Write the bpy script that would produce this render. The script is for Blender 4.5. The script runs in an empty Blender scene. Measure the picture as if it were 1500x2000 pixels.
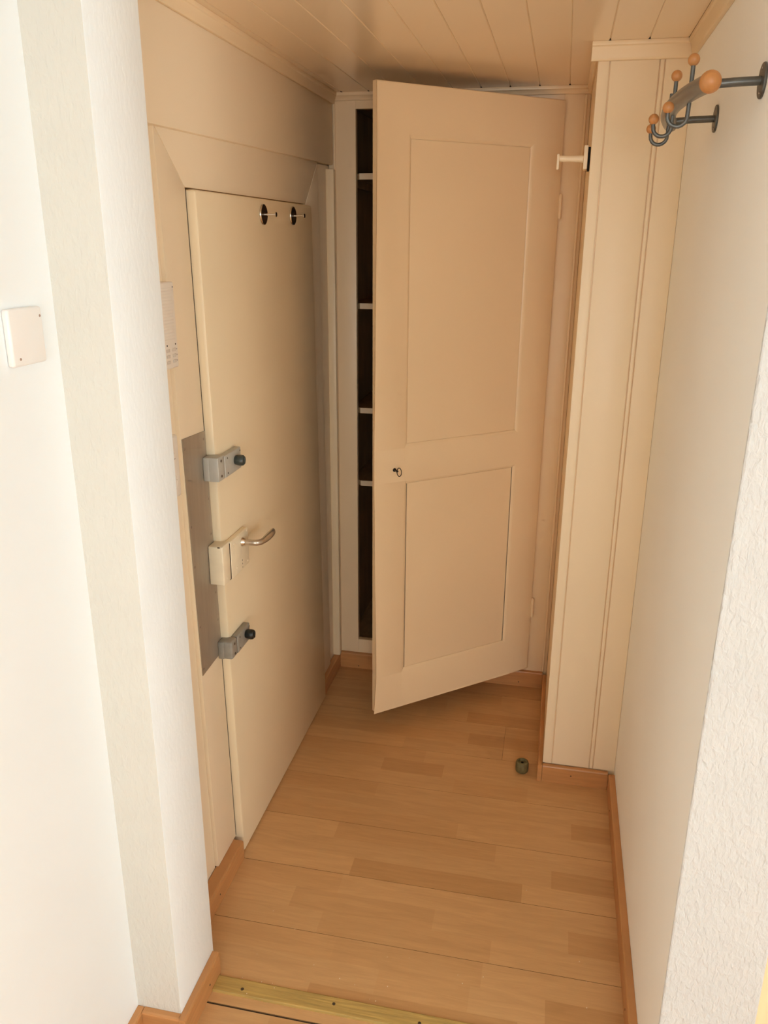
import bpy, bmesh, math, random
from mathutils import Vector, Matrix

random.seed(7)
S = bpy.context.scene
COL = S.collection

# ------------------------------------------------------------------ camera
F_PX, PITCH, YAW, ROLL, EYE = 1584.0, 0.323889, 0.207217, 0.005466, 1.75
cam_data = bpy.data.cameras.new('camera')
cam = bpy.data.objects.new('camera', cam_data)
COL.objects.link(cam)
S.camera = cam
cam_data.sensor_fit = 'VERTICAL'
cam_data.sensor_height = 24.0
cam_data.sensor_width = 18.0
cam_data.lens = 24.0 * F_PX / 2000.0
cam_data.clip_start = 0.02
cp, sp, cy, sy = math.cos(PITCH), math.sin(PITCH), math.cos(YAW), math.sin(YAW)
fwd = Vector((-sy * cp, cy * cp, -sp))
rgt = Vector((cy, sy, 0.0))
upv = rgt.cross(fwd)
cr, sr = math.cos(ROLL), math.sin(ROLL)
r2, u2 = cr * rgt + sr * upv, -sr * rgt + cr * upv
m = Matrix((r2, u2, -fwd)).transposed().to_4x4()
m.translation = Vector((0, 0, EYE))
cam.matrix_world = m

# ------------------------------------------------------------------ world, lights, exposure
W = bpy.data.worlds.new('world')
S.world = W
W.use_nodes = True
W.node_tree.nodes['Background'].inputs[0].default_value = (0.80, 0.90, 1.0, 1)
W.node_tree.nodes['Background'].inputs[1].default_value = 1.0


def area_light(name, loc, target, sx, sy_, power, color):
    d = bpy.data.lights.new(name, 'AREA')
    d.shape = 'RECTANGLE'
    d.size, d.size_y, d.energy, d.color = sx, sy_, power, color
    o = bpy.data.objects.new(name, d)
    COL.objects.link(o)
    o.location = loc
    o.rotation_euler = (Vector(target) - Vector(loc)).to_track_quat('-Z', 'Y').to_euler()
    return o


# daylight coming in through the window in the right wall of the front room
area_light('daylight_window', (2.545, -0.75, 1.50), (0.0, -0.75, 1.50), 1.56, 1.22, 47.0, (0.79, 0.93, 1.0))
# daylight through the window in the rear wall of the front room
area_light('daylight_rear', (0.75, -3.545, 1.50), (0.75, 0.0, 1.50), 1.36, 1.12, 66.0, (0.87, 0.95, 0.98))

S.view_settings.view_transform = 'Standard'
S.view_settings.look = 'None'
S.view_settings.exposure = 0.0
S.view_settings.gamma = 1.0
S.view_settings.use_curve_mapping = False
S.cycles.use_denoising = True
S.cycles.max_bounces = 12
S.cycles.diffuse_bounces = 11
S.cycles.glossy_bounces = 2
S.cycles.use_adaptive_sampling = True
S.cycles.adaptive_threshold = 0.08
S.cycles.adaptive_min_samples = 12
S.cycles.sample_clamp_indirect = 6.0
S.cycles.caustics_reflective = False
S.cycles.caustics_refractive = False

# ------------------------------------------------------------------ materials
MATS = {}


def nodes_of(name):
    mt = bpy.data.materials.new(name)
    mt.use_nodes = True
    nt = mt.node_tree
    return mt, nt, nt.nodes['Principled BSDF']


def lk(nt, a, b):
    nt.links.new(a, b)


def coords(nt, scale=(1, 1, 1)):
    tc = nt.nodes.new('ShaderNodeNewGeometry')
    mp = nt.nodes.new('ShaderNodeMapping')
    mp.inputs['Scale'].default_value = scale
    lk(nt, tc.outputs['Position'], mp.inputs['Vector'])
    return mp.outputs['Vector']


def mat(name, color, rough=0.5, metal=0.0, var=0.04, nscale=6.0, stretch=(1, 1, 1),
        bump=0.0, bscale=60.0, bstretch=(1, 1, 1), bdist=0.002, spec=0.5, coat=0.0, detail=4.0, distort=0.0):
    """plain painted / metal / wood surface: noise-varied colour plus fine relief"""
    mt, nt, b = nodes_of(name)
    n = nt.nodes.new('ShaderNodeTexNoise')
    n.inputs['Scale'].default_value = nscale
    n.inputs['Detail'].default_value = detail
    n.inputs['Distortion'].default_value = distort
    lk(nt, coords(nt, stretch), n.inputs['Vector'])
    r = nt.nodes.new('ShaderNodeValToRGB')
    r.color_ramp.elements[0].position = 0.3
    r.color_ramp.elements[1].position = 0.7
    r.color_ramp.elements[0].color = tuple(c * (1 - var) for c in color) + (1,)
    r.color_ramp.elements[1].color = tuple(min(1, c * (1 + var)) for c in color) + (1,)
    lk(nt, n.outputs['Fac'], r.inputs['Fac'])
    lk(nt, r.outputs['Color'], b.inputs['Base Color'])
    b.inputs['Roughness'].default_value = rough
    b.inputs['Metallic'].default_value = metal
    b.inputs['Specular IOR Level'].default_value = spec
    b.inputs['Coat Weight'].default_value = coat
    if bump > 0:
        bn = nt.nodes.new('ShaderNodeTexNoise')
        bn.inputs['Scale'].default_value = bscale
        bn.inputs['Detail'].default_value = 3.0
        bn.inputs['Distortion'].default_value = 0.6
        lk(nt, coords(nt, bstretch), bn.inputs['Vector'])
        bp = nt.nodes.new('ShaderNodeBump')
        bp.inputs['Strength'].default_value = bump
        bp.inputs['Distance'].default_value = bdist
        lk(nt, bn.outputs['Fac'], bp.inputs['Height'])
        lk(nt, bp.outputs['Normal'], b.inputs['Normal'])
    MATS[name] = mt
    return mt


CREAM = (0.84, 0.66, 0.43)
mat('cream_paint', CREAM, rough=0.38, var=0.02, nscale=2.5, detail=1.0)
mat('ceiling_paint', (0.86, 0.71, 0.52), rough=0.22, var=0.02, nscale=2.5, detail=1.0)
mat('ivory_paint', (0.86, 0.71, 0.50), rough=0.42, var=0.02, nscale=2.5, detail=1.0)
mat('door_cream', (0.785, 0.645, 0.435), rough=0.40, var=0.02, nscale=2.5, detail=1.0)
mat('frame_cream', (0.835, 0.695, 0.50), rough=0.42, var=0.02, nscale=2.5, detail=1.0)
mat('lock_cream', (0.82, 0.70, 0.50), rough=0.4, var=0.05, nscale=40)
mat('white_wall', (0.935, 0.93, 0.885), rough=0.85, var=0.012, nscale=3, detail=1.0)
mat('smooth_white', (0.86, 0.895, 0.91), rough=0.8, var=0.01, nscale=3, detail=1.0)
mat('rough_plaster', (0.59, 0.575, 0.55), rough=0.9, var=0.02, nscale=8, bump=0.9, bscale=120, bstretch=(1, 1, 0.45), bdist=0.005)
mat('soft_plaster', (0.665, 0.645, 0.585), rough=0.9, var=0.015, nscale=8, bump=0.6, bscale=85, bstretch=(1, 1, 0.45), bdist=0.004)
mat('reveal_white', (0.88, 0.925, 0.94), rough=0.9, var=0.015, nscale=8, bump=0.22, bscale=90, bstretch=(1, 1, 0.5), bdist=0.003)
mat('room_ceiling', (0.85, 0.83, 0.78), rough=0.9, var=0.01)
mat('base_wood', (0.50, 0.235, 0.085), rough=0.4, var=0.10, nscale=30, stretch=(0.25, 0.25, 3), detail=6)
mat('pine_strip', (0.44, 0.285, 0.082), rough=0.65, var=0.22, nscale=26, stretch=(0.35, 8, 1), detail=8, bump=0.3, bscale=40, bstretch=(0.3, 6, 1))
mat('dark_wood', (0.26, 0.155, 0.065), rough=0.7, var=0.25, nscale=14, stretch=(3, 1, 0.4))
mat('shelf_edge', (0.74, 0.62, 0.44), rough=0.5, var=0.03)
mat('beech', (0.95, 0.665, 0.41), rough=0.4, var=0.06, nscale=20, stretch=(2, 2, 0.3), detail=6)
mat('brushed_metal', (0.42, 0.36, 0.285), rough=0.48, metal=0.6, var=0.06, nscale=60, stretch=(1, 1, 0.1))
mat('lock_grey', (0.46, 0.44, 0.385), rough=0.45, metal=0.1, var=0.05, nscale=50)
mat('lock_dark_grey', (0.30, 0.275, 0.23), rough=0.5, metal=0.1, var=0.08, nscale=60)
mat('knob_slate', (0.045, 0.055, 0.048), rough=0.4, var=0.1)
mat('knob_black', (0.012, 0.011, 0.008), rough=0.4, var=0.1)
mat('screw_dark', (0.10, 0.07, 0.045), rough=0.5, metal=0.6)
mat('screw_rust', (0.40, 0.26, 0.20), rough=0.6)
mat('screw_steel', (0.30, 0.25, 0.20), rough=0.4, metal=0.8)
mat('chrome', (0.72, 0.66, 0.58), rough=0.16, metal=1.0, var=0.02)
mat('satin_nickel', (0.60, 0.52, 0.43), rough=0.3, metal=0.9, var=0.03)
mat('dark_disc', (0.035, 0.02, 0.013), rough=0.15, var=0.1)
mat('white_plastic', (0.86, 0.83, 0.80), rough=0.35, var=0.01)
mat('aged_plastic', (0.82, 0.745, 0.65), rough=0.4, var=0.01)
mat('grey_print', (0.36, 0.30, 0.27), rough=0.6, var=0.02)
mat('button_grey', (0.66, 0.58, 0.50), rough=0.5, var=0.02)
mat('black_gap', (0.006, 0.005, 0.004), rough=0.9, var=0.1)
mat('rack_iron', (0.125, 0.125, 0.115), rough=0.38, metal=0.55, var=0.08, nscale=80)
mat('rack_tube', (0.24, 0.23, 0.205), rough=0.34, metal=0.55, var=0.06, nscale=60)
mat('ball_wood', (0.50, 0.215, 0.068), rough=0.4, var=0.10, nscale=60, stretch=(1, 3, 1))
mat('green_rubber', (0.13, 0.102, 0.038), rough=0.65, var=0.25, nscale=120)
mat('iron_key', (0.018, 0.014, 0.012), rough=0.4, metal=0.6)
mat('window_frame', (0.85, 0.84, 0.80), rough=0.4)
mat('window_glass', (0.80, 0.88, 0.95), rough=0.1)
mat('crumb', (0.75, 0.62, 0.45), rough=0.8)
mat('subfloor', (0.05, 0.03, 0.018), rough=0.9)


def laminate():
    mt, nt, b = nodes_of('laminate')
    at = nt.nodes.new('ShaderNodeAttribute')
    at.attribute_name = 'tint'
    n = nt.nodes.new('ShaderNodeTexNoise')
    n.inputs['Scale'].default_value = 9
    n.inputs['Detail'].default_value = 7
    n.inputs['Distortion'].default_value = 1.2
    lk(nt, coords(nt, (0.55, 5.0, 1)), n.inputs['Vector'])
    r = nt.nodes.new('ShaderNodeValToRGB')
    r.color_ramp.elements[0].position = 0.25
    r.color_ramp.elements[1].position = 0.75
    r.color_ramp.elements[0].color = (0.90, 0.885, 0.86, 1)
    r.color_ramp.elements[1].color = (1.06, 1.06, 1.06, 1)
    lk(nt, n.outputs['Fac'], r.inputs['Fac'])
    n2 = nt.nodes.new('ShaderNodeTexNoise')
    n2.inputs['Scale'].default_value = 60
    n2.inputs['Detail'].default_value = 4
    lk(nt, coords(nt, (0.3, 9.0, 1)), n2.inputs['Vector'])
    r2_ = nt.nodes.new('ShaderNodeValToRGB')
    r2_.color_ramp.elements[0].position = 0.3
    r2_.color_ramp.elements[1].position = 0.7
    r2_.color_ramp.elements[0].color = (0.95, 0.945, 0.94, 1)
    r2_.color_ramp.elements[1].color = (1.03, 1.03, 1.03, 1)
    lk(nt, n2.outputs['Fac'], r2_.inputs['Fac'])
    m1 = nt.nodes.new('ShaderNodeMix')
    m1.data_type, m1.blend_type = 'RGBA', 'MULTIPLY'
    m1.inputs['Factor'].default_value = 1
    lk(nt, at.outputs['Color'], m1.inputs['A'])
    lk(nt, r.outputs['Color'], m1.inputs['B'])
    m2 = nt.nodes.new('ShaderNodeMix')
    m2.data_type, m2.blend_type = 'RGBA', 'MULTIPLY'
    m2.inputs['Factor'].default_value = 1
    lk(nt, m1.outputs['Result'], m2.inputs['A'])
    lk(nt, r2_.outputs['Color'], m2.inputs['B'])
    lk(nt, m2.outputs['Result'], b.inputs['Base Color'])
    b.inputs['Roughness'].default_value = 0.42
    b.inputs['Specular IOR Level'].default_value = 0.4
    MATS['laminate'] = mt


laminate()

# ------------------------------------------------------------------ mesh helpers
WLOC = {}


def empty(name, loc, parent=None):
    o = bpy.data.objects.new(name, None)
    o.empty_display_size = 0.05
    COL.objects.link(o)
    p = Vector(WLOC[parent.name]) if parent else Vector((0, 0, 0))
    o.location = Vector(loc) - p
    if parent:
        o.parent = parent
    WLOC[o.name] = tuple(loc)
    return o


def link(name, bm, material, parent=None, smooth=False, org=None):
    """one mesh object out of a bmesh given in world coordinates, origin at the base of its bounds"""
    bmesh.ops.recalc_face_normals(bm, faces=bm.faces[:])
    if org is None:
        xs = [v.co.x for v in bm.verts]
        ys = [v.co.y for v in bm.verts]
        zs = [v.co.z for v in bm.verts]
        org = Vector(((min(xs) + max(xs)) / 2, (min(ys) + max(ys)) / 2, min(zs)))
    org = Vector(org)
    for v in bm.verts:
        v.co -= org
    if smooth:
        for f in bm.faces:
            f.smooth = True
        for e in bm.edges:
            if len(e.link_faces) == 2 and e.calc_face_angle(0) > 0.7:
                e.smooth = False
    me = bpy.data.meshes.new(name)
    bm.to_mesh(me)
    bm.free()
    me.materials.append(MATS[material])
    o = bpy.data.objects.new(name, me)
    COL.objects.link(o)
    p = Vector(WLOC[parent.name]) if parent else Vector((0, 0, 0))
    o.location = org - p
    if parent:
        o.parent = parent
    WLOC[o.name] = tuple(org)
    return o


def tag(o, label=None, cat=None, group=None, kind=None):
    if label:
        o['label'] = label
    if cat:
        o['category'] = cat
    if group:
        o['group'] = group
    if kind:
        o['kind'] = kind
    return o


def struct(o, label, cat):
    return tag(o, label, cat, kind='structure')


def bm_box(bm, x0, x1, y0, y1, z0, z1, bev=0.0, seg=2, fn=None):
    b2 = bmesh.new()
    bmesh.ops.create_cube(b2, size=1.0)
    for v in b2.verts:
        v.co = Vector((x0 + (v.co.x + .5) * (x1 - x0), y0 + (v.co.y + .5) * (y1 - y0), z0 + (v.co.z + .5) * (z1 - z0)))
    if bev > 0:
        bmesh.ops.bevel(b2, geom=b2.edges[:], offset=bev, segments=seg, profile=0.5, affect='EDGES')
    merge(bm, b2, fn)


def merge(bm, b2, fn=None):
    mp = {}
    for v in b2.verts:
        mp[v] = bm.verts.new(fn(v.co) if fn else v.co)
    for f in b2.faces:
        bm.faces.new([mp[v] for v in f.verts])
    b2.free()


def box(name, x0, x1, y0, y1, z0, z1, material, parent=None, bev=0.0, seg=2, fn=None, smooth=None):
    bm = bmesh.new()
    bm_box(bm, x0, x1, y0, y1, z0, z1, bev, seg, fn)
    return link(name, bm, material, parent, smooth=(bev > 0) if smooth is None else smooth)


def prism(name, pts, axis, a, b, material, parent=None, bev=0.0, fn=None):
    """extrude a polygon: axis 'x': pts=(y,z); 'y': pts=(x,z); 'z': pts=(x,y)"""
    bm = bmesh.new()
    b2 = bmesh.new()

    def P(p, t):
        return Vector((t, p[0], p[1])) if axis == 'x' else Vector((p[0], t, p[1])) if axis == 'y' else Vector((p[0], p[1], t))
    lo = [b2.verts.new(P(p, a)) for p in pts]
    hi = [b2.verts.new(P(p, b)) for p in pts]
    b2.faces.new(lo)
    b2.faces.new(hi[::-1])
    n = len(pts)
    for i in range(n):
        b2.faces.new((lo[i], lo[(i + 1) % n], hi[(i + 1) % n], hi[i]))
    bmesh.ops.recalc_face_normals(b2, faces=b2.faces[:])
    if bev > 0:
        bmesh.ops.bevel(b2, geom=b2.edges[:], offset=bev, segments=2, profile=0.5, affect='EDGES')
    merge(bm, b2, fn)
    return link(name, bm, material, parent, smooth=bev > 0)


def bm_lathe(bm, prof, origin, axis, n=24):
    """prof: list of (radius, distance along axis)"""
    ax = Vector(axis).normalized()
    t = Vector((0, 0, 1)) if abs(ax.z) < 0.9 else Vector((1, 0, 0))
    e1 = ax.cross(t).normalized()
    e2 = ax.cross(e1)
    o = Vector(origin)
    rings = []
    for r, d in prof:
        if r < 1e-6:
            rings.append([bm.verts.new(o + ax * d)])
        else:
            rings.append([bm.verts.new(o + ax * d + e1 * (r * math.cos(2 * math.pi * i / n)) + e2 * (r * math.sin(2 * math.pi * i / n))) for i in range(n)])
    for A, B in zip(rings, rings[1:]):
        if len(A) == 1 and len(B) == 1:
            continue
        for i in range(n):
            j = (i + 1) % n
            if len(A) == 1:
                bm.faces.new((A[0], B[i], B[j]))
            elif len(B) == 1:
                bm.faces.new((A[i], A[j], B[0]))
            else:
                bm.faces.new((A[i], A[j], B[j], B[i]))


def lathe(name, prof, origin, axis, material, parent=None, n=24):
    bm = bmesh.new()
    bm_lathe(bm, prof, origin, axis, n)
    return link(name, bm, material, parent, smooth=True)


def ball(name, c, r, material, parent=None):
    bm = bmesh.new()
    bmesh.ops.create_uvsphere(bm, u_segments=20, v_segments=14, radius=r)
    for v in bm.verts:
        v.co += Vector(c)
    return link(name, bm, material, parent, smooth=True)


def tube(name, path, rad, material, parent=None, n=12, flat=None):
    """sweep; rad a number or a list; flat = list of (scale side, scale up) factors"""
    bm = bmesh.new()
    path = [Vector(p) for p in path]
    k = len(path)
    rad = [rad] * k if not isinstance(rad, (list, tuple)) else rad
    prev = None
    rings = []
    for i in range(k):
        t = (path[min(i + 1, k - 1)] - path[max(i - 1, 0)]).normalized()
        if prev is None:
            ref = Vector((0, 0, 1)) if abs(t.z) < 0.9 else Vector((1, 0, 0))
            e1 = t.cross(ref).normalized()
        else:
            e1 = (prev - t * prev.dot(t)).normalized()
        prev = e1
        e2 = t.cross(e1)
        fs = flat[i] if flat else (1, 1)
        rings.append([bm.verts.new(path[i] + e1 * (rad[i] * fs[0] * math.cos(2 * math.pi * j / n)) + e2 * (rad[i] * fs[1] * math.sin(2 * math.pi * j / n))) for j in range(n)])
    for A, B in zip(rings, rings[1:]):
        for j in range(n):
            q = (j + 1) % n
            bm.faces.new((A[j], A[q], B[q], B[j]))
    bm.faces.new(rings[0][::-1])
    bm.faces.new(rings[-1])
    return link(name, bm, material, parent, smooth=True)


def smooth_path(pts, k=8):
    pts = [Vector(p) for p in pts]
    out = []
    for i in range(len(pts) - 1):
        p0, p1, p2, p3 = pts[max(i - 1, 0)], pts[i], pts[i + 1], pts[min(i + 2, len(pts) - 1)]
        for j in range(k):
            t = j / k
            out.append(0.5 * ((2 * p1) + (p2 - p0) * t + (2 * p0 - 5 * p1 + 4 * p2 - p3) * t * t + (3 * p1 - p0 - 3 * p2 + p3) * t ** 3))
    out.append(pts[-1])
    return out


def screw(parent, c, axis, r=0.003, material='screw_dark', h=0.0012):
    return lathe('screw', [(0, -h), (r, -h), (r, 0.0), (r * 0.8, h * 0.6), (0, h * 0.6)], c, axis, material, parent, n=10)


def lean(co):
    """the old entrance door and its frame stand slightly out of plumb along the wall"""
    return Vector((co.x, co.y - 0.027 * (co.z - 0.9), co.z))


def lp(x, y, z):
    return lean(Vector((x, y, z)))


# ------------------------------------------------------------------ key dimensions (metres)
XL, XR = -0.845, 0.287          # corridor side walls
XW = -0.885                     # masonry behind the left wall cladding
YO, YB = 1.27, 3.025            # opening into the corridor, front of the built-in cupboard
YC, XC = 2.41, 0.050            # front and left faces of the boxed-in column
ZC = 2.23                       # corridor ceiling
HB = 0.066                      # skirting height

# ------------------------------------------------------------------ floor
floor = struct(box('floor', -1.25, 2.75, -3.75, 3.60, -0.06, -0.0035, 'subfloor'), 'beech-look laminate floor of short strips running across the corridor', 'floor')
LIGHT, MID, DARK = (0.585, 0.338, 0.150), (0.555, 0.312, 0.134), (0.515, 0.280, 0.115)


def tint_of(base):
    k = 1 + random.uniform(-0.035, 0.035)
    return tuple(c * k for c in base)


def plank(x0, x1, y0, y1, rows, g=0.0007):
    """rows: list of (ya, yb, [(x, colour) ...]) ; every strip is its own face"""
    bm = bmesh.new()
    cl = bm.loops.layers.float_color.new('tint')
    d = 0.0035
    for ya, yb, cuts in rows:
        a, b = max(ya, y0 + g), min(yb, y1 - g)
        if b - a < 0.002:
            continue
        xs = [c[0] for c in cuts] + [x1 - g]
        xs[0] = x0 + g
        for i, (cx, colr) in enumerate(cuts):
            f = bm.faces.new([bm.verts.new(p) for p in ((xs[i], a, 0), (xs[i + 1], a, 0), (xs[i + 1], b, 0), (xs[i], b, 0))])
            t = tint_of(colr)
            for l in f.loops:
                l[cl] = t + (1,)
    X0, X1, Y0, Y1 = x0 + g, x1 - g, y0 + g, y1 - g
    for q in (((X0, Y0), (X1, Y0)), ((X1, Y0), (X1, Y1)), ((X1, Y1), (X0, Y1)), ((X0, Y1), (X0, Y0))):
        (xa, ya), (xb, yb) = q
        f = bm.faces.new([bm.verts.new(p) for p in ((xa, ya, 0), (xa, ya, -d), (xb, yb, -d), (xb, yb, 0))])
        for l in f.loops:
            l[cl] = (DARK[0] * .6, DARK[1] * .6, DARK[2] * .6, 1)
    xs = [v.co.x for v in bm.verts]
    org = Vector(((x0 + x1) / 2, (y0 + y1) / 2, -d))
    for v in bm.verts:
        v.co -= org
    me = bpy.data.meshes.new('plank')
    bm.to_mesh(me)
    bm.free()
    me.materials.append(MATS['laminate'])
    o = bpy.data.objects.new('plank', me)
    COL.objects.link(o)
    o.parent = floor
    o.location = org - Vector(WLOC[floor.name])
    return o


def rand_cuts(x0, x1):
    out, x = [], x0
    x -= random.uniform(0, 0.3)
    while x < x1 - 0.05:
        out.append((max(x, x0), random.choice((LIGHT, LIGHT, MID))))
        x += random.uniform(0.28, 0.48)
    return out


XA, XB = -0.84, 0.284
L_, M_, D_ = LIGHT, MID, DARK
known = {  # strip rows seen in the corridor: y start -> list of (x start, tone)
    1.437: [(XA, L_), (-0.49, D_), (0.02, L_)],
    1.468: [(XA, L_), (-0.33, M_), (-0.10, L_), (0.083, D_)],
    1.542: [(XA, M_), (-0.46, M_), (-0.075, L_)],
    1.618: [(XA, L_), (-0.52, M_), (-0.06, L_)],
    1.691: [(XA, L_), (-0.62, M_), (-0.22, L_), (0.138, D_)],
    1.764: [(XA, M_), (-0.50, L_), (-0.12, L_)],
    1.8375: [(XA, L_), (-0.485, D_), (0.010, L_)],
    1.908: [(XA, L_), (-0.60, L_), (-0.18, L_), (0.091, D_)],
    1.979: [(XA, L_), (-0.57, M_), (-0.075, L_)],
    2.053: [(XA, M_), (-0.57, M_), (-0.20, L_)],
    2.125: [(XA, L_), (-0.42, L_), (-0.02, L_), (0.148, D_)],
    2.197: [(XA, M_), (-0.49, L_), (-0.13, L_)],
    2.27: [(XA, L_), (-0.42, L_), (-0.24, M_), (0.006, L_)],
    2.342: [(XA, L_), (-0.50, D_), (-0.285, L_)],
    2.413: [(XA, M_), (-0.36, L_), (-0.03, M_)],
    2.485: [(XA, L_), (-0.45, L_), (-0.09, L_)],
    2.557: [(XA, M_), (-0.60, M_), (-0.22, D_)],
    2.628: [(XA, L_), (-0.55, L_), (-0.09, M_)],
    2.70: [(XA, L_), (-0.40, L_), (-0.24, D_)],
    2.772: [(XA, M_), (-0.33, L_)],
    2.843: [(XA, L_), (-0.5, M_), (-0.12, L_)],
    2.915: [(XA, L_), (-0.3, M_)],
    2.987: [(XA, M_)],
}
keys = sorted(known)
seams = [1.437, 1.618, 1.8375, 2.053, 2.27, 2.485, 2.70, 2.915, 3.03]
for a, b in zip(seams, seams[1:]):
    ks = [k for k in keys if a - 1e-4 <= k < b - 1e-4]
    rows = [(k, (ks[i + 1] if i + 1 < len(ks) else b), known[k]) for i, k in enumerate(ks)]
    if a == 2.485:      # the one end joint that shows
        left = [(r[0], r[1], [c for c in r[2] if c[0] < -0.0905]) for r in rows]
        right = [(r[0], r[1], [(-0.09, [c for c in r[2] if c[0] <= -0.0895][-1][1])] + [c for c in r[2] if c[0] > -0.0895]) for r in rows]
        plank(XA, -0.09, a, b, left, 0.0003)
        plank(-0.09, XB, a, b, right, 0.0003)
    else:
        plank(XA, XB, a, b, rows, 0.0007 if a < 2.0 else 0.0004)
# narrow cut piece between the threshold strip and the gap, then the boards of the front room
plank(-0.735, XB, 1.3655, 1.395, [(1.3655, 1.395, [(-0.735, LIGHT), (-0.2, MID)])])
yy = 1.3615
nrow = 0
while yy > -3.6:
    y0 = max(yy - 0.2175, -3.62)
    off = (nrow * 0.43) % 1.28
    xs = [-0.842]
    x = -0.842 + 1.28 - off * 0.9
    while x < 2.5:
        xs.append(x)
        x += 1.28
    xs.append(2.62)
    for a, b in zip(xs, xs[1:]):
        rws = []
        for q in range(3):
            ya = yy - 0.0725 * (q + 1)
            rws.append((ya, ya + 0.0725, [(a, LIGHT), (-0.555, MID), (-0.2, LIGHT)] if nrow == 0 and q == 0 and a < -0.8 and b > 0 else rand_cuts(a, b)))
        plank(a, b, y0, yy, rws)
    yy = y0
    nrow += 1

# worn pine threshold strip
th = empty('trim_1', (-0.23, 1.416, 0.0))
struct(th, 'worn yellowish pine threshold strip nailed across the laminate floor', 'threshold strip')
prism('strip', [(1.393, 0.0), (1.438, 0.0), (1.438, 0.0045), (1.435, 0.006), (1.396, 0.006), (1.393, 0.0045)], 'x', -0.7165, 0.2655, 'pine_strip', th)
for nx in (-0.645, -0.415, -0.205, 0.02, 0.2):
    lathe('nail', [(0, 0), (0.0042, 0), (0.0042, 0.001), (0, 0.0014)], (nx, 1.416 + random.uniform(-.006, .006), 0.0055), (0, 0, 1), 'screw_dark', th, n=8)
# specks of grit trodden into the boards
bmc = bmesh.new()
for i in range(30):
    gx, gy = random.uniform(-0.7, 0.2), 1.40 + abs(random.gauss(0, 0.13))
    s_ = random.uniform(0.0004, 0.0011)
    z_ = 0.0061 if 1.396 < gy < 1.435 else 0.0001
    if gy < 1.396:
        continue
    bm_box(bmc, gx - s_, gx + s_, gy - s_ * 1.4, gy + s_ * 1.4, z_, z_ + 0.001)
tag(link('floor_grit', bmc, 'crumb'), 'tiny pale specks of grit scattered near the threshold strip', 'grit', kind='stuff')

# ------------------------------------------------------------------ walls
struct(box('wall_front_left', -0.95, -0.842, -3.60, YO + 0.02, 0, 2.45, 'smooth_white'), 'smooth white wall of the front room at the left edge', 'wall')
# short pillar that ends the wall left of the opening: rough front, smoother reveal
pil = struct(box('wall_pillar', -1.05, -0.735, YO, 1.455, 0, 2.45, 'soft_plaster', bev=0.004), 'roughly plastered wall end left of the corridor opening', 'wall')
pil.data.materials.append(MATS['reveal_white'])
for p in pil.data.polygons:
    if p.normal.x > 0.4:
        p.material_index = 1
# corridor left wall, behind the door frame
struct(box('wall_left', -1.05, XW, 1.45, 3.55, 0, 2.30, 'door_cream'), 'cream painted wall around the entrance door', 'wall')
struct(box('wall_back', -1.05, 0.458, 3.551, 3.65, 0, 2.35, 'dark_wood'), 'unseen wall behind the built-in cupboard', 'wall')
# right corridor wall; its end towards the front room is rough plaster, slightly rounded
bm = bmesh.new()
ring = [(0.287, 3.55), (0.287, 1.2735), (0.2882, 1.2709), (0.2905, 1.27), (0.4545, 1.27), (0.457, 1.271), (0.458, 1.2735), (0.458, 3.55)]
zs = [0, 0.3, 0.6, 0.9, 1.2, 1.5, 1.8, 2.1, 2.45]
offs = [0.0, 0.0, 0.006, 0.010, 0.007, 0.0, -0.006, -0.010, -0.012]   # the plasterer's edge is not straight
R_ = []
for z, of in zip(zs, offs):
    R_.append([bm.verts.new((x, y + (of if y < 1.3 else 0), z)) for x, y in ring])
for A, B in zip(R_, R_[1:]):
    for i in range(len(ring)):
        j = (i + 1) % len(ring)
        bm.faces.new((A[i], A[j], B[j], B[i]))
bm.faces.new(R_[0])
bm.faces.new(R_[-1])
wr = link('wall_right', bm, 'white_wall')
wr.data.materials.append(MATS['rough_plaster'])
for p in wr.data.polygons:
    if p.center.y + wr.location.y < 1.30 and abs(p.normal.z) < 0.5:
        p.material_index = 1
struct(wr, 'white corridor wall on the right with a roughly plastered end', 'wall')

# front room shell (behind the camera): walls, ceiling, two windows, a beech door beside the opening
def wall_with_window(name, axis, pos, thick, a0, a1, w0, w1, z0, z1, top, label):
    bm = bmesh.new()
    for (p, q, r, s) in ((a0, w0, 0, top), (w1, a1, 0, top), (w0, w1, 0, z0), (w0, w1, z1, top)):
        if axis == 'x':
            bm_box(bm, pos, pos + thick, p, q, r, s)
        else:
            bm_box(bm, p, q, pos - thick, pos, r, s)
    return struct(link(name, bm, 'smooth_white'), label, 'wall')


wall_with_window('wall_front_right', 'x', 2.6, 0.12, -3.72, 1.40, -1.55, 0.05, 0.87, 2.13, 2.45, 'white wall of the front room with a window facing the opening')
wall_with_window('wall_rear', 'y', -3.6, 0.12, -0.95, 2.72, 0.05, 1.45, 0.92, 2.08, 2.45, 'white rear wall of the front room behind the viewer with a window')


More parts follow.
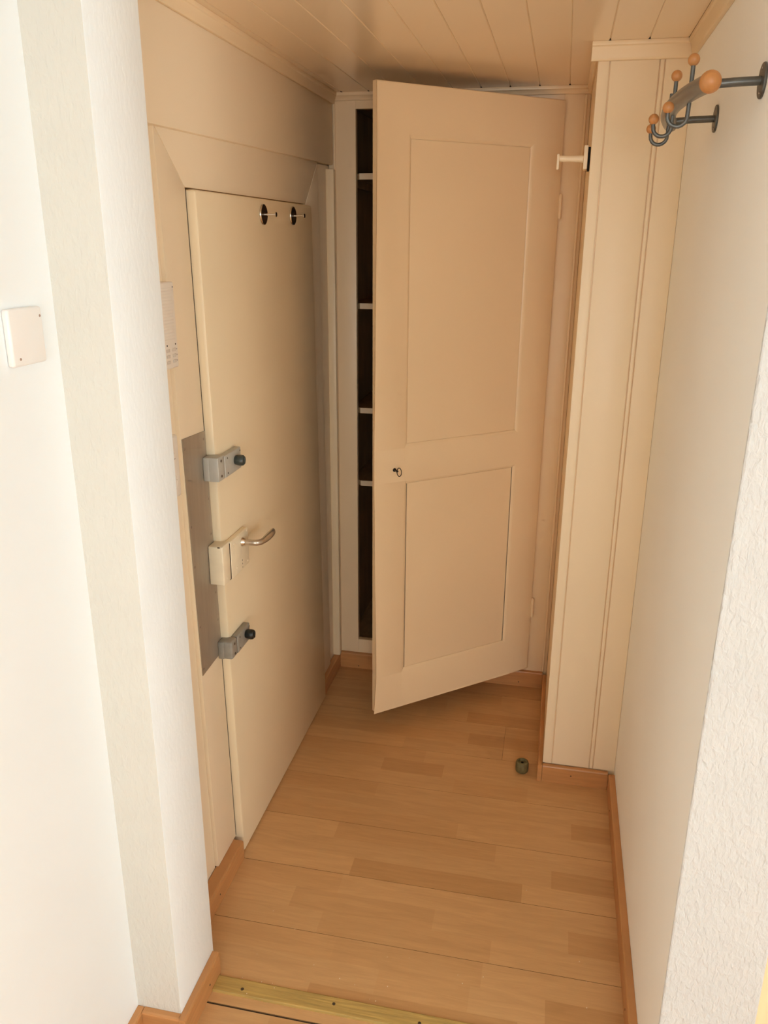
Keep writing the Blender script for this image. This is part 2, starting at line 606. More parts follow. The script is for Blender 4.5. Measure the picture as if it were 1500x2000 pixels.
def window(name, axis, pos, a0, a1, z0, z1, label):
    w = empty(name, (pos, (a0 + a1) / 2, z0) if axis == 'x' else ((a0 + a1) / 2, pos, z0))
    struct(w, label, 'window')

    def b(nm, p, q, r, s, t0, t1, m_):
        if axis == 'x':
            box(nm, pos + t0, pos + t1, p, q, r, s, m_, w)
        else:
            box(nm, p, q, pos - t1, pos - t0, r, s, m_, w)
    f = 0.06
    b('frame_stile', a0, a0 + f, z0, z1, 0.03, 0.08, 'window_frame')
    b('frame_stile', a1 - f, a1, z0, z1, 0.03, 0.08, 'window_frame')
    b('frame_rail', a0 + f, a1 - f, z0, z0 + f, 0.03, 0.08, 'window_frame')
    b('frame_rail', a0 + f, a1 - f, z1 - f, z1, 0.03, 0.08, 'window_frame')
    mid = (a0 + a1) / 2
    b('frame_mullion', mid - f / 2, mid + f / 2, z0 + f, z1 - f, 0.03, 0.08, 'window_frame')
    b('pane', a0 + f, mid - f / 2, z0 + f, z1 - f, 0.05, 0.056, 'window_glass')
    b('pane', mid + f / 2, a1 - f, z0 + f, z1 - f, 0.05, 0.056, 'window_glass')


window('window_1', 'x', 2.6, -1.55, 0.05, 0.87, 2.13, 'white framed window in the right wall of the front room')
window('window_2', 'y', -3.6, 0.05, 1.45, 0.92, 2.08, 'white framed window in the rear wall of the front room')
struct(box('ceiling_front', -0.95, 2.72, -3.72, 1.455, 2.45, 2.53, 'room_ceiling'), 'plain white ceiling of the front room', 'ceiling')
bm = bmesh.new()
bm_box(bm, 0.458, 2.72, 1.30, 1.40, 2.05, 2.45)
bm_box(bm, 1.46, 2.72, 1.30, 1.40, 0, 2.05)
struct(link('wall_front', bm, 'soft_plaster'), 'plastered wall of the front room right of the corridor', 'wall')
dr2 = empty('door_2', (0.96, 1.30, 0))
struct(dr2, 'pale beech door and casing beside the rough plaster wall end at the right edge', 'door')
box('casing', 0.4585, 0.54, 1.283, 1.33, 0, 2.05, 'beech', dr2, bev=0.003)
box('casing', 1.38, 1.46, 1.283, 1.33, 0, 2.05, 'beech', dr2, bev=0.003)
box('casing', 0.54, 1.38, 1.283, 1.33, 1.97, 2.05, 'beech', dr2, bev=0.003)
box('leaf', 0.543, 1.377, 1.30, 1.34, 0.006, 1.967, 'beech', dr2, bev=0.002)

# ------------------------------------------------------------------ corridor ceiling of painted boards
ceil = struct(box('ceiling', -1.05, 0.458, 1.30, 3.55, ZC + 0.014, ZC + 0.12, 'black_gap'), 'corridor ceiling of cream painted tongue-and-groove boards', 'ceiling')
gx = [-0.845 + 0.0]
g0, pit = -0.021, 0.0958
edges = sorted([g0 + pit * k for k in range(-9, 4)])
edges = [e for e in edges if -0.84 < e < 0.28]
edges = [-0.845] + edges + [0.287]
for a, b in zip(edges, edges[1:]):
    yend = YC - 0.012 if a > 0.03 else 3.012
    bm = bmesh.new()
    # face board with chamfered long edges
    c = 0.0022
    pts = [(a + 0.0001, ZC + 0.012), (a + 0.0001, ZC + c), (a + c, ZC), (b - c, ZC), (b - 0.0001, ZC + c), (b - 0.0001, ZC + 0.012)]
    lo = [bm.verts.new((x, 1.30, z)) for x, z in pts]
    hi = [bm.verts.new((x, yend, z)) for x, z in pts]
    bm.faces.new(lo)
    bm.faces.new(hi[::-1])
    for i in range(6):
        bm.faces.new((lo[i], lo[(i + 1) % 6], hi[(i + 1) % 6], hi[i]))
    link('ceiling_board', bm, 'ceiling_paint', ceil)
# dark gaps where the grooves run out at the end trims: short open joints
for e in edges[1:-1]:
    ye = (YC - 0.024) if e > 0.03 else 3.000
    prism('open_joint', [(e - 0.0035, ye), (e + 0.003, ye), (e + 0.0005, ye - 0.013), (e - 0.0008, ye - 0.013)], 'z', ZC - 0.0008, ZC + 0.003, 'black_gap', ceil)


def crown(name, pts, axis, a, b, label):
    return struct(prism(name, pts, axis, a, b, 'cream_paint', bev=0.0012), label, 'trim')


# profile points (distance out from the wall, z)
def prof(s, w0, h, d):
    return [(w0, ZC - h), (w0 + s * d * 0.45, ZC - h), (w0 + s * d * 0.55, ZC - h + 0.006), (w0 + s * d * 0.8, ZC - 0.012), (w0 + s * d, ZC - 0.010), (w0 + s * d, ZC), (w0, ZC)]


crown('trim_2', [(p, z) for p, z in prof(1, -0.823, 0.036, 0.017)], 'y', 1.456, 3.004, 'narrow cream moulding where the left wall meets the ceiling')
crown('trim_3', [(p, z) for p, z in prof(-1, YB, 0.024, 0.024)], 'x', -0.823, 0.049, 'thin cream moulding above the cupboard front')
crown('trim_4', [(p, z) for p, z in prof(-1, YC, 0.043, 0.024)], 'x', 0.032, 0.286, 'cream crown moulding at the top of the panelled column')
crown('trim_5', [(p, z) for p, z in prof(-1, XR, 0.040, 0.022)], 'y', 1.30, 2.386, 'cream moulding along the top of the right wall')
crown('trim_6', [(p, z) for p, z in prof(-1, XC, 0.030, 0.014)], 'y', 2.411, 3.000, 'narrow cream moulding on the side of the panelled column')

# ------------------------------------------------------------------ skirting boards
def skirting(name, x0, x1, y0, y1, h, outs, label, screws=(), top_round=None):
    """outs = the face direction (+x,-x,-y)"""
    s = empty(name, ((x0 + x1) / 2, (y0 + y1) / 2, 0.0))
    struct(s, label, 'baseboard')
    r = 0.005
    if outs == '-y':
        pts = [(y0, 0.0005), (y1, 0.0005), (y1, h), (y0 + r, h), (y0 + r * .3, h - r * .3), (y0, h - r)]
        prism('board', pts, 'x', x0, x1, 'base_wood', s)
    elif outs == '+x':
        pts = [(x0, 0.0005), (x1, 0.0005), (x1, h - r), (x1 - r * .3, h - r * .3), (x1 - r, h), (x0, h)]
        prism('board', pts, 'y', y0, y1, 'base_wood', s)
    else:
        pts = [(x0, 0.0005), (x1, 0.0005), (x1, h), (x0 + r, h), (x0 + r * .3, h - r * .3), (x0, h - r)]
        prism('board', pts, 'y', y0, y1, 'base_wood', s)
    for q, z in screws:
        if outs == '-y':
            screw(s, (q, y0, z), (0, -1, 0), 0.0028)
        elif outs == '+x':
            screw(s, (x1, q, z), (1, 0, 0), 0.0028)
        else:
            screw(s, (x0, q, z), (-1, 0, 0), 0.0028)
    return s


skirting('baseboard_left', XL + 0.002, -0.806, 1.456, 1.838, 0.062, '+x', 'beech skirting between the pillar and the entrance door', [(1.66, 0.03)])
skirting('baseboard_left_far', XL + 0.002, -0.820, 2.765, 3.008, 0.066, '+x', 'short beech skirting between the entrance door and the cupboard')
skirting('baseboard_back', -0.8195, 0.034, 3.008, YB - 0.001, 0.070, '-y', 'beech skirting below the cupboard front', [(-0.74, 0.012), (-0.06, 0.02)])
skirting('baseboard_column_side', 0.0345, XC - 0.0005, 2.3945, 3.0065, 0.066, '-x', 'beech skirting along the side of the panelled column')
skirting('baseboard_column', 0.0505, 0.2655, 2.3945, YC - 0.001, 0.064, '-y', 'beech skirting across the front of the panelled column', [(0.146, 0.036)])
skirting('baseboard_right', 0.2665, XR - 0.0005, 1.300, 2.393, 0.064, '-x', 'long beech skirting along the foot of the right wall', [(1.53, 0.03), (2.25, 0.03)])
skirting('baseboard_pillar', -0.7345, -0.717, 1.2535, 1.447, 0.068, '+x', 'beech skirting on the inner side of the plastered pillar', [(1.385, 0.030)])
skirting('baseboard_pillar_front', -0.8245, -0.7350, 1.2535, YO - 0.0005, 0.068, '-y', 'beech skirting across the front of the plastered pillar')
skirting('baseboard_front_left', -0.8415, -0.825, -3.58, 1.2690, 0.068, '+x', 'beech skirting along the smooth white wall at the left edge')

# ------------------------------------------------------------------ entrance door: frame boards, upper panel, leaf, locks
fr = empty('trim_7', (XL, 2.29, 0))
struct(fr, 'wide mitred cream frame around the entrance door', 'door frame')
xf = -0.835
prism('frame_board', [(1.70, 0.063), (1.8305, 0.063), (1.8305, 1.857), (1.70, 1.972)], 'x', XW, xf, 'frame_cream', fr, bev=0.0025, fn=lean)
prism('frame_board', [(1.702, 1.9735), (1.8315, 1.8585), (2.7295, 1.8585), (2.880, 1.996)], 'x', XW, xf, 'frame_cream', fr, bev=0.0015, fn=lean)
prism('frame_board', [(2.7310, 0.068), (2.882, 0.068), (2.882, 1.995), (2.7310, 1.858)], 'x', XW, xf, 'frame_cream', fr, bev=0.0025, fn=lean)
prism('upper_panel', [(1.4565, 1.962), (3.003, 2.000), (3.003, 2.229), (1.4565, 2.229)], 'x', XW, -0.823, 'frame_cream', fr, bev=0.004)
prism('side_strip', [(1.4565, 0.0), (1.7225, 0.0), (1.6705, 1.9665), (1.4565, 1.9615)], 'x', XW, XL, 'frame_cream', fr)
prism('side_strip', [(2.9065, 0.0), (3.0240, 0.0), (3.0240, 1.9985), (2.8535, 1.9945)], 'x', XW, XL, 'frame_cream', fr)
box('corner_batten', XL, -0.816, 2.985, 3.0065, 0.067, 1.985, 'door_cream', fr, bev=0.0015)
prism('crack_shade', [(1.8308, 0.064), (1.8342, 0.064), (1.8342, 1.8545), (1.8308, 1.8545)], 'x', XW + 0.006, xf - 0.0008, 'screw_dark', fr, fn=lean)['label'] = 'thin dark strip standing in for the shade in the door crack'  # dark strip puts the crack's shade into colour, not a working seal
mp_ = prism('metal_plate', [(1.7035, 0.683), (1.8285, 0.689), (1.8285, 1.303), (1.7035, 1.310)], 'x', xf + 0.0002, xf + 0.0022, 'brushed_metal', fr, fn=lean)
mp_['label'] = 'tall dull steel plate screwed to the frame'
for q, z in ((1.711, 1.285), (1.818, 1.285), (1.818, 1.130), (1.711, 1.09), (1.818, 1.035), (1.711, 0.985), (1.818, 0.87), (1.818, 0.79), (1.711, 0.82), (1.818, 0.70), (1.711, 0.70)):
    screw(mp_, lp(xf + 0.0022, q, z), (1, 0, 0), 0.0034, 'screw_steel')
# strike boxes fixed to the frame
xs0 = xf + 0.0024


def strike(y0, y1, z0, z1, x1, m_, bev, scr='screw_dark', split=None):
    o = box('strike_box', xs0, x1, y0, y1, z0, z1, m_, fr, bev=bev, seg=3)
    if split:
        box('base_flange', xs0, xs0 + split, y0 - 0.0012, y1 - 0.001, z0 + 0.0005, z1 - 0.0005, m_, o, bev=0.002)
    ym = (y0 + y1) / 2
    screw(o, (x1, ym, z1 - 0.011), (1, 0, 0), 0.0040, scr)
    screw(o, (x1, ym, z0 + 0.011), (1, 0, 0), 0.0040, scr)
    return o


strike(1.794, 1.8325, 1.180, 1.241, -0.793, 'lock_grey', 0.002, split=0.015)['label'] = 'pale grey strike box'
strike(1.811, 1.8490, 0.678, 0.729, -0.793, 'lock_dark_grey', 0.006, split=0.016)['label'] = 'dark grey rounded strike box'
sb = strike(1.788, 1.8340, 0.905, 1.010, -0.793, 'lock_cream', 0.003, 'lock_cream')
sb['label'] = 'large cream painted strike box with chipped edges'
for (y_, z_, w_) in ((1.7878, 1.0085, 0.006), (1.8335, 1.0055, 0.004), (1.802, 0.9065, 0.003)):
    box('paint_chip', -0.806, -0.800, y_ - 0.0005, y_ + 0.001, z_ - 0.0012, z_ + 0.0016, 'screw_dark', sb)

dr = empty('door_1', (-0.83, 2.28, 0))
struct(dr, 'plain cream painted entrance door with three locks and a lever handle', 'door')
XD = -0.812
box('leaf', XW + 0.006, XD, 1.8345, 2.7270, 0.004, 1.8545, 'door_cream', dr, bev=0.009, seg=2, fn=lean)


def lock_body(y0, y1, z0, z1, m_, knob_m, ky, kz, name, bev):
    b = box(name, XD, -0.793, y0, y1, z0, z1, m_, dr, bev=bev, seg=3)
    for (y_, z_) in ((y0 + 0.016, z1 - 0.009), (y0 + 0.016, z0 + 0.009), (y1 - 0.006, z1 - 0.009)):
        screw(b, (-0.793, y_, z_), (1, 0, 0), 0.0026, 'screw_dark')
    box('gap_shade', -0.826, -0.7955, y0 - 0.0028 if name == 'lower_lock' else y0 - 0.0048, y0 - 0.0002, z0 + 0.002, z1 - 0.002, 'lock_dark_grey' if name == 'upper_lock' else 'screw_dark', b)  # dark filler stands in for the shade between strike box and lock
    k = lathe('knob', [(0, 0), (0.0115, 0), (0.0125, 0.002), (0.0135, 0.007), (0.0145, 0.014), (0.0135, 0.021), (0.011, 0.024), (0.0, 0.0245)], (-0.793, ky, kz), (1, 0, 0), knob_m, b, n=16)
    box('grip_ridge', -0.7695, -0.7665, ky - 0.0025, ky + 0.0025, kz - 0.008, kz + 0.008, knob_m, k, bev=0.001)
    return b


lock_body(1.8375, 1.943, 1.179, 1.236, 'lock_grey', 'knob_slate', 1.905, 1.209, 'upper_lock', 0.0025)['label'] = 'pale grey rim lock with a slate turn knob'
lock_body(1.8520, 1.943, 0.677, 0.728, 'lock_dark_grey', 'knob_black', 1.912, 0.707, 'lower_lock', 0.004)['label'] = 'dark grey rim lock with a black turn knob'
lc = box('lock_case', XD, -0.794, 1.8435, 1.968, 0.899, 1.004, 'lock_cream', dr, bev=0.0035, seg=3)
lc['label'] = 'cream overpainted lock case'
for (y_, z_) in ((1.879, 0.919), (1.957, 0.909), (1.957, 0.997), (1.868, 0.990)):
    screw(lc, (-0.794, y_, z_), (1, 0, 0), 0.0036, 'ivory_paint', 0.0016)
for z_, h_ in ((0.926, 0.005), (0.916, 0.004), (0.906, 0.003)):
    box('keyhole', -0.7946, -0.7937, 1.9155, 1.9175, z_ - h_ / 2, z_ + h_ / 2, 'black_gap', lc)
box('gap_shade', -0.828, -0.7955, 1.8345, 1.8432, 0.902, 1.001, 'screw_dark', lc)  # dark filler paints in the shaded gap beside the lock case
hd = lathe('handle_rose', [(0, 0), (0.0125, 0), (0.0125, 0.002), (0.010, 0.006), (0.009, 0.010), (0.0075, 0.011), (0, 0.011)], (-0.794, 1.922, 0.977), (1, 0, 0), 'chrome', lc)
hpath = smooth_path([(-0.785, 1.922, 0.977), (-0.768, 1.922, 0.977), (-0.753, 1.926, 0.9765), (-0.745, 1.942, 0.975), (-0.745, 1.975, 0.972), (-0.747, 2.010, 0.969), (-0.750, 2.040, 0.9665), (-0.7515, 2.047, 0.966)], 6)
kk = len(hpath)
rads = []
for i in range(kk):
    t = i / (kk - 1)
    rads.append(0.0082 if t < 0.45 else 0.0082 + 0.0035 * math.sin((t - 0.45) / 0.55 * math.pi) if t < 0.96 else 0.005)
hl = tube('lever', hpath, rads, 'satin_nickel', hd, n=14, flat=[(1, 1) if i < kk * 0.45 else (0.75, 1.05) for i in range(kk)])

# two round stick-on hooks near the top of the door
def stick_hook(y, z, lab):
    h = empty('round_hook', (XD, y, z - 0.027))
    tag(h, lab, 'hook', 'round hooks on the entrance door')
    lathe('rim', [(0, 0), (0.0265, 0), (0.0275, 0.0015), (0.0265, 0.004), (0.0245, 0.0045), (0.0240, 0.0035), (0, 0.0035)], (XD, y, z), (1, 0, 0), 'chrome', h, n=32)
    lathe('disc', [(0, 0), (0.0238, 0), (0.0238, 0.0022), (0, 0.0028)], (XD + 0.003, y, z), (1, 0, 0), 'dark_disc', h, n=32)  # the mirror disc's dark reflection is put into its base colour
    pg = lathe('peg', [(0.0035, 0), (0.0032, 0.004), (0.0032, 0.028), (0.0065, 0.030), (0.0065, 0.0325), (0, 0.0325)], (XD + 0.0055, y, z), (1, 0, 0), 'chrome', h, n=16)
    lathe('peg_cap', [(0, 0), (0.0058, 0), (0.0058, 0.0010), (0, 0.0012)], (XD + 0.038, y, z), (1, 0, 0), 'dark_disc', pg, n=16)


stick_hook(2.236, 1.8135, 'round dark hook with chrome peg on the door, nearer the door lock edge')
stick_hook(2.494, 1.8170, 'round dark hook with chrome peg on the door, nearer the cupboard')

# ------------------------------------------------------------------ built-in cupboard
cb = empty('built_in_cupboard', (-0.395, YB, 0))
tag(cb, 'cream built-in cupboard with shelves behind a half open panelled door', 'cupboard')
OX0, OX1, OZ0, OZ1 = -0.745, -0.035, 0.131, 2.180
box('stile', XL + 0.001, OX0, YB, YB + 0.025, 0.0, ZC + 0.012, 'cream_paint', cb, bev=0.001)
box('stile', OX1, XC - 0.0005, YB, YB + 0.025, 0.0, ZC + 0.012, 'cream_paint', cb, bev=0.001)
box('rail', OX0, OX1, YB, YB + 0.025, OZ1, ZC + 0.012, 'cream_paint', cb, bev=0.001)
box('rail', OX0, OX1, YB, YB + 0.025, 0.0, OZ0, 'cream_paint', cb, bev=0.001)
box('edge_bead', -0.826, -0.818, YB - 0.006, YB, 0.071, 2.204, 'cream_paint', cb, bev=0.002)
box('edge_bead', 0.030, 0.0385, YB - 0.006, YB, 0.071, 2.204, 'cream_paint', cb, bev=0.002)
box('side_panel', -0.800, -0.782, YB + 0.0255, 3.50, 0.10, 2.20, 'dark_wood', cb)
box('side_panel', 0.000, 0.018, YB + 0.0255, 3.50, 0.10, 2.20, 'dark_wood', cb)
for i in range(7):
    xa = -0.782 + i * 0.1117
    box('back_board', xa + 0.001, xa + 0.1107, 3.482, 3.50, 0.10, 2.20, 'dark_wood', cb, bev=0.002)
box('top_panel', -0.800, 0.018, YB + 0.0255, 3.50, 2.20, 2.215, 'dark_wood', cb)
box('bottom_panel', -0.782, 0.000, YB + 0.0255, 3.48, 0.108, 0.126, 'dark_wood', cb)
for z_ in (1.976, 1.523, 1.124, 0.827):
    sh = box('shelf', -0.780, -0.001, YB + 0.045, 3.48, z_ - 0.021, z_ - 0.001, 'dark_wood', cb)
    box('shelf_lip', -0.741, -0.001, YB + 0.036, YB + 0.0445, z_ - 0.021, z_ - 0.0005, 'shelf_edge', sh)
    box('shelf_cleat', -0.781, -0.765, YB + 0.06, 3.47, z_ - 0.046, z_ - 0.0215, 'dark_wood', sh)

HX, HY = -0.035, 3.005
ANG = math.atan2(2.55 - 3.005, -0.565 + 0.035)
du = Vector((math.cos(ANG), math.sin(ANG), 0))
dn = Vector((du.y, -du.x, 0))           # towards the viewer?
if dn.y > 0:
    dn = -dn


def dw(co):                             # door coordinates: x = from hinge, y = towards viewer, z = height
    return Vector((HX, HY, 0)) + du * co.x + dn * co.y + Vector((0, 0, co.z))


DW, DZ0, DZ1, DT = 0.699, 0.089, 2.188, 0.022
# door leaf: stiles and rails framing two sunken panels
cd = empty('cupboard_door', tuple(Vector((HX, HY, DZ0))), cb)
P1 = (0.108, 0.588, 1.083, 2.052)
P2 = (0.111, 0.585, 0.229, 0.968)
bm = bmesh.new()
b2 = bmesh.new()


def vq(bm_, pts):
    bm_.faces.new([bm_.verts.new(p) for p in pts])


y1, y0_ = 0.0, -DT
U0 = -0.009
us = [U0, P1[0], P1[1], DW]
zsq = [DZ0, P2[2], P2[3], P1[2], P1[3], DZ1]
for i in range(3):
    for j in range(5):
        hole = i == 1 and j in (1, 3)
        q = [(us[i], zsq[j]), (us[i + 1], zsq[j]), (us[i + 1], zsq[j + 1]), (us[i], zsq[j + 1])]
        if not hole:
            vq(b2, [(a, y1, z) for a, z in q])
        else:
            dpt, w_ = 0.009, 0.013
            ina = [(us[1] + w_, zsq[j] + w_), (us[2] - w_, zsq[j] + w_), (us[2] - w_, zsq[j + 1] - w_), (us[1] + w_, zsq[j + 1] - w_)]
            for k in range(4):
                a, b = q[k], q[(k + 1) % 4]
                c, d = ina[(k + 1) % 4], ina[k]
                vq(b2, [(a[0], y1, a[1]), (b[0], y1, b[1]), (c[0], y1 - dpt, c[1]), (d[0], y1 - dpt, d[1])])
        vq(b2, [(a, y0_, z) for a, z in q][::-1])
for i in range(3):
    vq(b2, [(us[i], y1, DZ0), (us[i + 1], y1, DZ0), (us[i + 1], y0_, DZ0), (us[i], y0_, DZ0)])
    vq(b2, [(us[i], y1, DZ1), (us[i + 1], y1, DZ1), (us[i + 1], y0_, DZ1), (us[i], y0_, DZ1)])
for j in range(5):
    vq(b2, [(U0, y1, zsq[j]), (U0, y1, zsq[j + 1]), (U0, y0_, zsq[j + 1]), (U0, y0_, zsq[j])])
    vq(b2, [(DW, y1, zsq[j]), (DW, y1, zsq[j + 1]), (DW, y0_, zsq[j + 1]), (DW, y0_, zsq[j])])
bmesh.ops.remove_doubles(b2, verts=b2.verts[:], dist=0.0001)
# soften the outline of the leaf
ed = [e for e in b2.edges if all(abs(v.co.y) < 1e-5 for v in e.verts) and (
    all(abs(v.co.x - DW) < 1e-5 for v in e.verts) or all(abs(v.co.x - U0) < 1e-5 for v in e.verts) or
    all(abs(v.co.z - DZ0) < 1e-5 for v in e.verts) or all(abs(v.co.z - DZ1) < 1e-5 for v in e.verts))]
bmesh.ops.bevel(b2, geom=ed, offset=0.005, segments=3, profile=0.5, affect='EDGES')
merge(bm, b2, dw)
link('door_frame', bm, 'cream_paint', cd, smooth=True)
for P in (P1, P2):
    bm = bmesh.new()
    bm_box(bm, P[0] + 0.0135, P[1] - 0.0135, -0.0115, -0.0092, P[2] + 0.0135, P[3] - 0.0135, fn=dw)
    link('panel', bm, 'cream_paint', cd)
for z_ in (1.86, 0.36):
    bm = bmesh.new()
    bm_lathe(bm, [(0, 0), (0.0055, 0), (0.0055, 0.075), (0.003, 0.080), (0, 0.081)], dw(Vector((-0.011, 0.001, z_ - 0.04))), (0, 0, 1), 12)
    link('hinge', bm, 'cream_paint', cd, smooth=True)
# dark iron key standing in the cupboard lock
kc = dw(Vector((0.627, 0.0, 1.012)))
ky = empty('key', tuple(kc))
tag(ky, 'small dark iron key standing in the cupboard door lock', 'key')
bm = bmesh.new()
bm_lathe(bm, [(0, 0), (0.0065, 0), (0.0065, 0.0015), (0.004, 0.003), (0, 0.003)], kc, dn, 12)
link('keyhole_plate', bm, 'iron_key', ky, smooth=True)
bm = bmesh.new()
bm_lathe(bm, [(0.0026, 0.002), (0.0026, 0.014), (0.0042, 0.015), (0.0042, 0.018), (0.0026, 0.019), (0.0026, 0.024), (0, 0.024)], kc, dn, 10)
link('shank', bm, 'iron_key', ky, smooth=True)
bowc = kc + dn * 0.033
side = (dn * 0.85 + du * -0.5).normalized()
tube('bow', [bowc + side * (0.0085 * math.cos(a)) + Vector((0, 0, 0.0145 * math.sin(a))) for a in [2 * math.pi * i / 24 for i in range(25)]], 0.0014, 'iron_key', ky, n=8)

# ------------------------------------------------------------------ boxed-in column clad in boards
cl = struct(box('wall_column', XC + 0.006, XR, YC + 0.006, 3.54, 0, ZC + 0.012, 'cream_paint'), 'boxed-in column clad in cream beaded boards', 'column')
for a, b in ((XC, 0.0785), (0.0815, 0.2020), (0.2045, 0.2145), (0.2170, 0.2865)):
    box('board', a, b, YC, YC + 0.010, 0.0655, ZC - 0.001, 'ivory_paint', cl, bev=0.0018)
box('corner_bead', XC + 0.0001, XC + 0.0085, YC + 0.0102, YC + 0.018, 0.067, ZC - 0.001, 'ivory_paint', cl, bev=0.001)
for a, b in ((2.4285, 2.520), (2.5225, 2.640), (2.6425, 2.760), (2.7625, 2.880), (2.8825, 3.024)):
    box('board', XC, XC + 0.0075, a, b, 0.067, ZC - 0.001, 'cream_paint', cl, bev=0.0018)

# white peg bracket on the side of the column
pg = empty('wall_peg', (XC, 2.465, 1.932))
tag(pg, 'white peg bracket sticking out from the side of the panelled column', 'bracket')
box('shade_backing', 0.0435, XC - 0.0002, 2.445, 2.482, 1.931, 1.990, 'black_gap', pg)  # black plate added as the shadow gap behind the bracket plate
box('plate', 0.0325, 0.0433, 2.440, 2.484, 1.934, 1.994, 'ivory_paint', pg, bev=0.002)
tube('peg', [(0.033, 2.462, 1.9615), (0.02, 2.462, 1.962), (-0.012, 2.462, 1.9625), (-0.033, 2.462, 1.963)], [0.010, 0.0085, 0.0078, 0.0085], 'ivory_paint', pg, n=16)
box('end_flange', -0.0385, -0.0315, 2.450, 2.474, 1.935, 1.974, 'ivory_paint', pg, bev=0.002)

# ------------------------------------------------------------------ coat rack on the right wall
ZR = 1.986
rk = empty('coat_rack', (XR, 1.74, 1.93))
tag(rk, 'bowed iron coat rack with wooden balls on the right wall', 'coat rack')
for y_ in (1.515, 1.945):
    fl = lathe('wall_flange', [(0, 0), (0.026, 0), (0.0265, 0.002), (0.0255, 0.004), (0, 0.005)], (XR - 0.0003, y_, ZR + 0.004), (-1, 0, 0), 'rack_iron', rk, n=28)
    for s_ in (1, -1):
        screw(fl, (XR - 0.0045, y_, ZR + 0.004 + s_ * 0.018), (-1, 0, 0), 0.003, 'screw_steel', 0.002)
    xb = 0.177 + 0.026 * ((y_ - 1.74) / 0.252) ** 2
    tube('arm', [(XR - 0.004, y_, ZR + 0.004), (0.5 * (XR + xb), y_, ZR + 0.003), (xb, y_, ZR)], 0.0068, 'rack_iron', rk, n=14)
bpath = []
for i in range(33):
    t = -1 + 2 * i / 32
    bpath.append((0.177 + 0.026 * t * t, 1.74 + 0.25 * t, ZR))
tube('curved_bar', bpath, 0.0145, 'rack_tube', rk, n=20)
ball('end_ball', (0.2035, 1.486, ZR), 0.0168, 'ball_wood', rk)
for i, y_ in enumerate((1.600, 1.742, 1.885)):
    t = (y_ - 1.74) / 0.25
    xb = 0.179 + 0.026 * t * t
    if i == 0:
        xb = 0.189
    top = 2.034 if i < 2 else 2.030
    ex = xb - 0.033
    zb = 1.953
    pts = [(xb, y_, top), (xb, y_, 2.0), (xb, y_, 1.97), (xb - 0.0005, y_, 1.955)]
    cx_, rr = (xb + ex) / 2, (xb - ex) / 2
    for k in range(1, 10):
        a = math.pi * k / 9
        pts.append((cx_ + rr * math.cos(a), y_, zb - rr * math.sin(a)))
    pts.append((ex, y_, 1.960))
    hk = tube('hook', pts, 0.0037, 'rack_iron', rk, n=10)
    if i < 2:
        ball('hook_ball', (xb, y_, top + 0.004), 0.0098, 'ball_wood', hk)
    ball('hook_ball', (ex, y_, 1.9665), 0.0095, 'ball_wood', hk)

# ------------------------------------------------------------------ intercom, switch and socket, blank cover plate
ic = empty('intercom', (XL, 1.61, 1.485))
tag(ic, 'off-white intercom panel with slotted grille beside the plastered pillar', 'intercom')
XI = -0.808
box('housing', XL + 0.0005, XI, 1.565, 1.6555, 1.484, 1.664, 'aged_plastic', ic, bev=0.004, seg=3)
for i in range(17):
    z_ = 1.6525 - i * 0.0066
    box('grille_slot', XI - 0.0006, XI + 0.0012, 1.573, 1.6430, z_ - 0.0044, z_, 'aged_plastic', ic, bev=0.0006)
box('logo_mark', XI, XI + 0.0004, 1.6465, 1.6520, 1.6515, 1.6545, 'grey_print', ic)
for y_ in (1.605, 1.644):
    screw(ic, (XI, y_, 1.5345), (1, 0, 0), 0.0020, 'black_gap')
for r in range(3):
    z_ = 1.5235 - r * 0.0122
    for y_ in (1.578, 1.607, 1.6345):
        box('button', XI, XI + 0.0016, y_ - 0.0075, y_ + 0.0075, z_ - 0.0034, z_ + 0.0034, 'button_grey', ic, bev=0.0007)
    box('button_mark', XI, XI + 0.0003, 1.6460, 1.6495, z_ - 0.001, z_ + 0.0016, 'grey_print', ic)

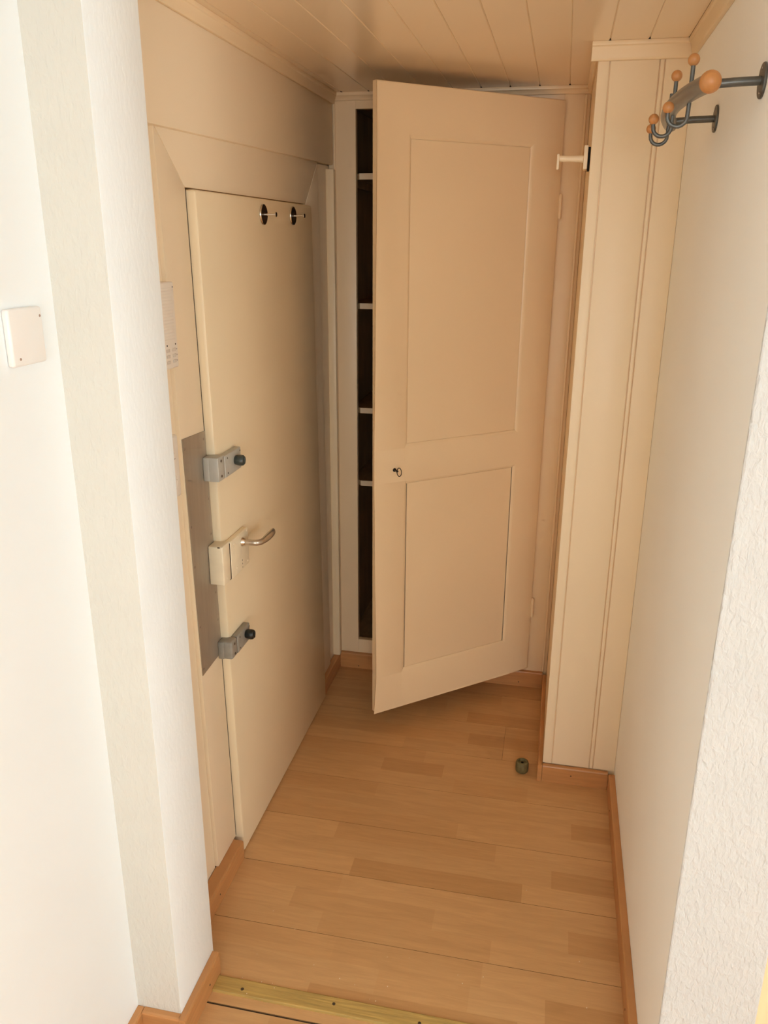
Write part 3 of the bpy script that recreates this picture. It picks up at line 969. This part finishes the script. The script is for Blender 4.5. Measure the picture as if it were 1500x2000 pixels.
sk = empty('switch_and_socket', (XL, 1.61, 1.19))
tag(sk, 'white light switch and three-pin socket below the intercom', 'socket')
XS = -0.822
box('cover_plate', XL + 0.0005, XS, 1.560, 1.6500, 1.190, 1.334, 'aged_plastic', sk, bev=0.006, seg=3)
lathe('switch_ring', [(0, 0), (0.028, 0), (0.028, 0.001), (0.026, 0.002), (0, 0.002)], (XS - 0.0002, 1.606, 1.293), (1, 0, 0), 'aged_plastic', sk, n=28)
box('toggle', XS, XS + 0.008, 1.600, 1.614, 1.288, 1.300, 'aged_plastic', sk, bev=0.002)
box('toggle_slot', XS + 0.0016, XS + 0.0022, 1.615, 1.626, 1.282, 1.2835, 'grey_print', sk)
lathe('socket_ring', [(0.0285, 0), (0.0285, 0.0015), (0.024, 0.0015), (0.024, 0.0)], (XS, 1.606, 1.228), (1, 0, 0), 'aged_plastic', sk, n=28)
for (y_, z_) in ((1.6195, 1.233), (1.6305, 1.2335), (1.6205, 1.2255), (1.6105, 1.2555), (1.6050, 1.293)):
    box('hole', XS, XS + 0.0028 if z_ > 1.25 else XS + 0.0005, y_ - 0.0013, y_ + 0.0013, z_ - 0.0022, z_ + 0.0022, 'black_gap', sk)

jb = empty('blank_cover_plate', (-0.842, 1.172, 1.555))
tag(jb, 'square white blank cover plate on the wall at the left edge', 'cover plate')
box('cover', -0.8415, -0.829, 1.128, 1.2155, 1.5555, 1.6450, 'white_plastic', jb, bev=0.0045, seg=3)
screw(jb, (-0.829, 1.2085, 1.630), (1, 0, 0), 0.0022, 'screw_rust')
screw(jb, (-0.829, 1.1455, 1.5675), (1, 0, 0), 0.0024, 'screw_rust')

# ------------------------------------------------------------------ little green rubber stopper on the floor
st = empty('rubber_stopper', (-0.018, 2.44, 0.0))
tag(st, 'small olive green rubber door stopper lying on the floor by the column', 'door stopper')
lathe('body', [(0, 0.0003), (0.019, 0.0003), (0.0215, 0.003), (0.0225, 0.012), (0.0225, 0.031), (0.0205, 0.038), (0.016, 0.0405), (0.013, 0.0395), (0.011, 0.034), (0, 0.033)], (-0.018, 2.44, 0), (0, 0, 1), 'green_rubber', st, n=26)
lathe('screw_hole', [(0, 0.0), (0.0045, 0.0), (0.0045, 0.0012), (0, 0.0012)], (-0.018, 2.44, 0.0332), (0, 0, 1), 'black_gap', st, n=12)
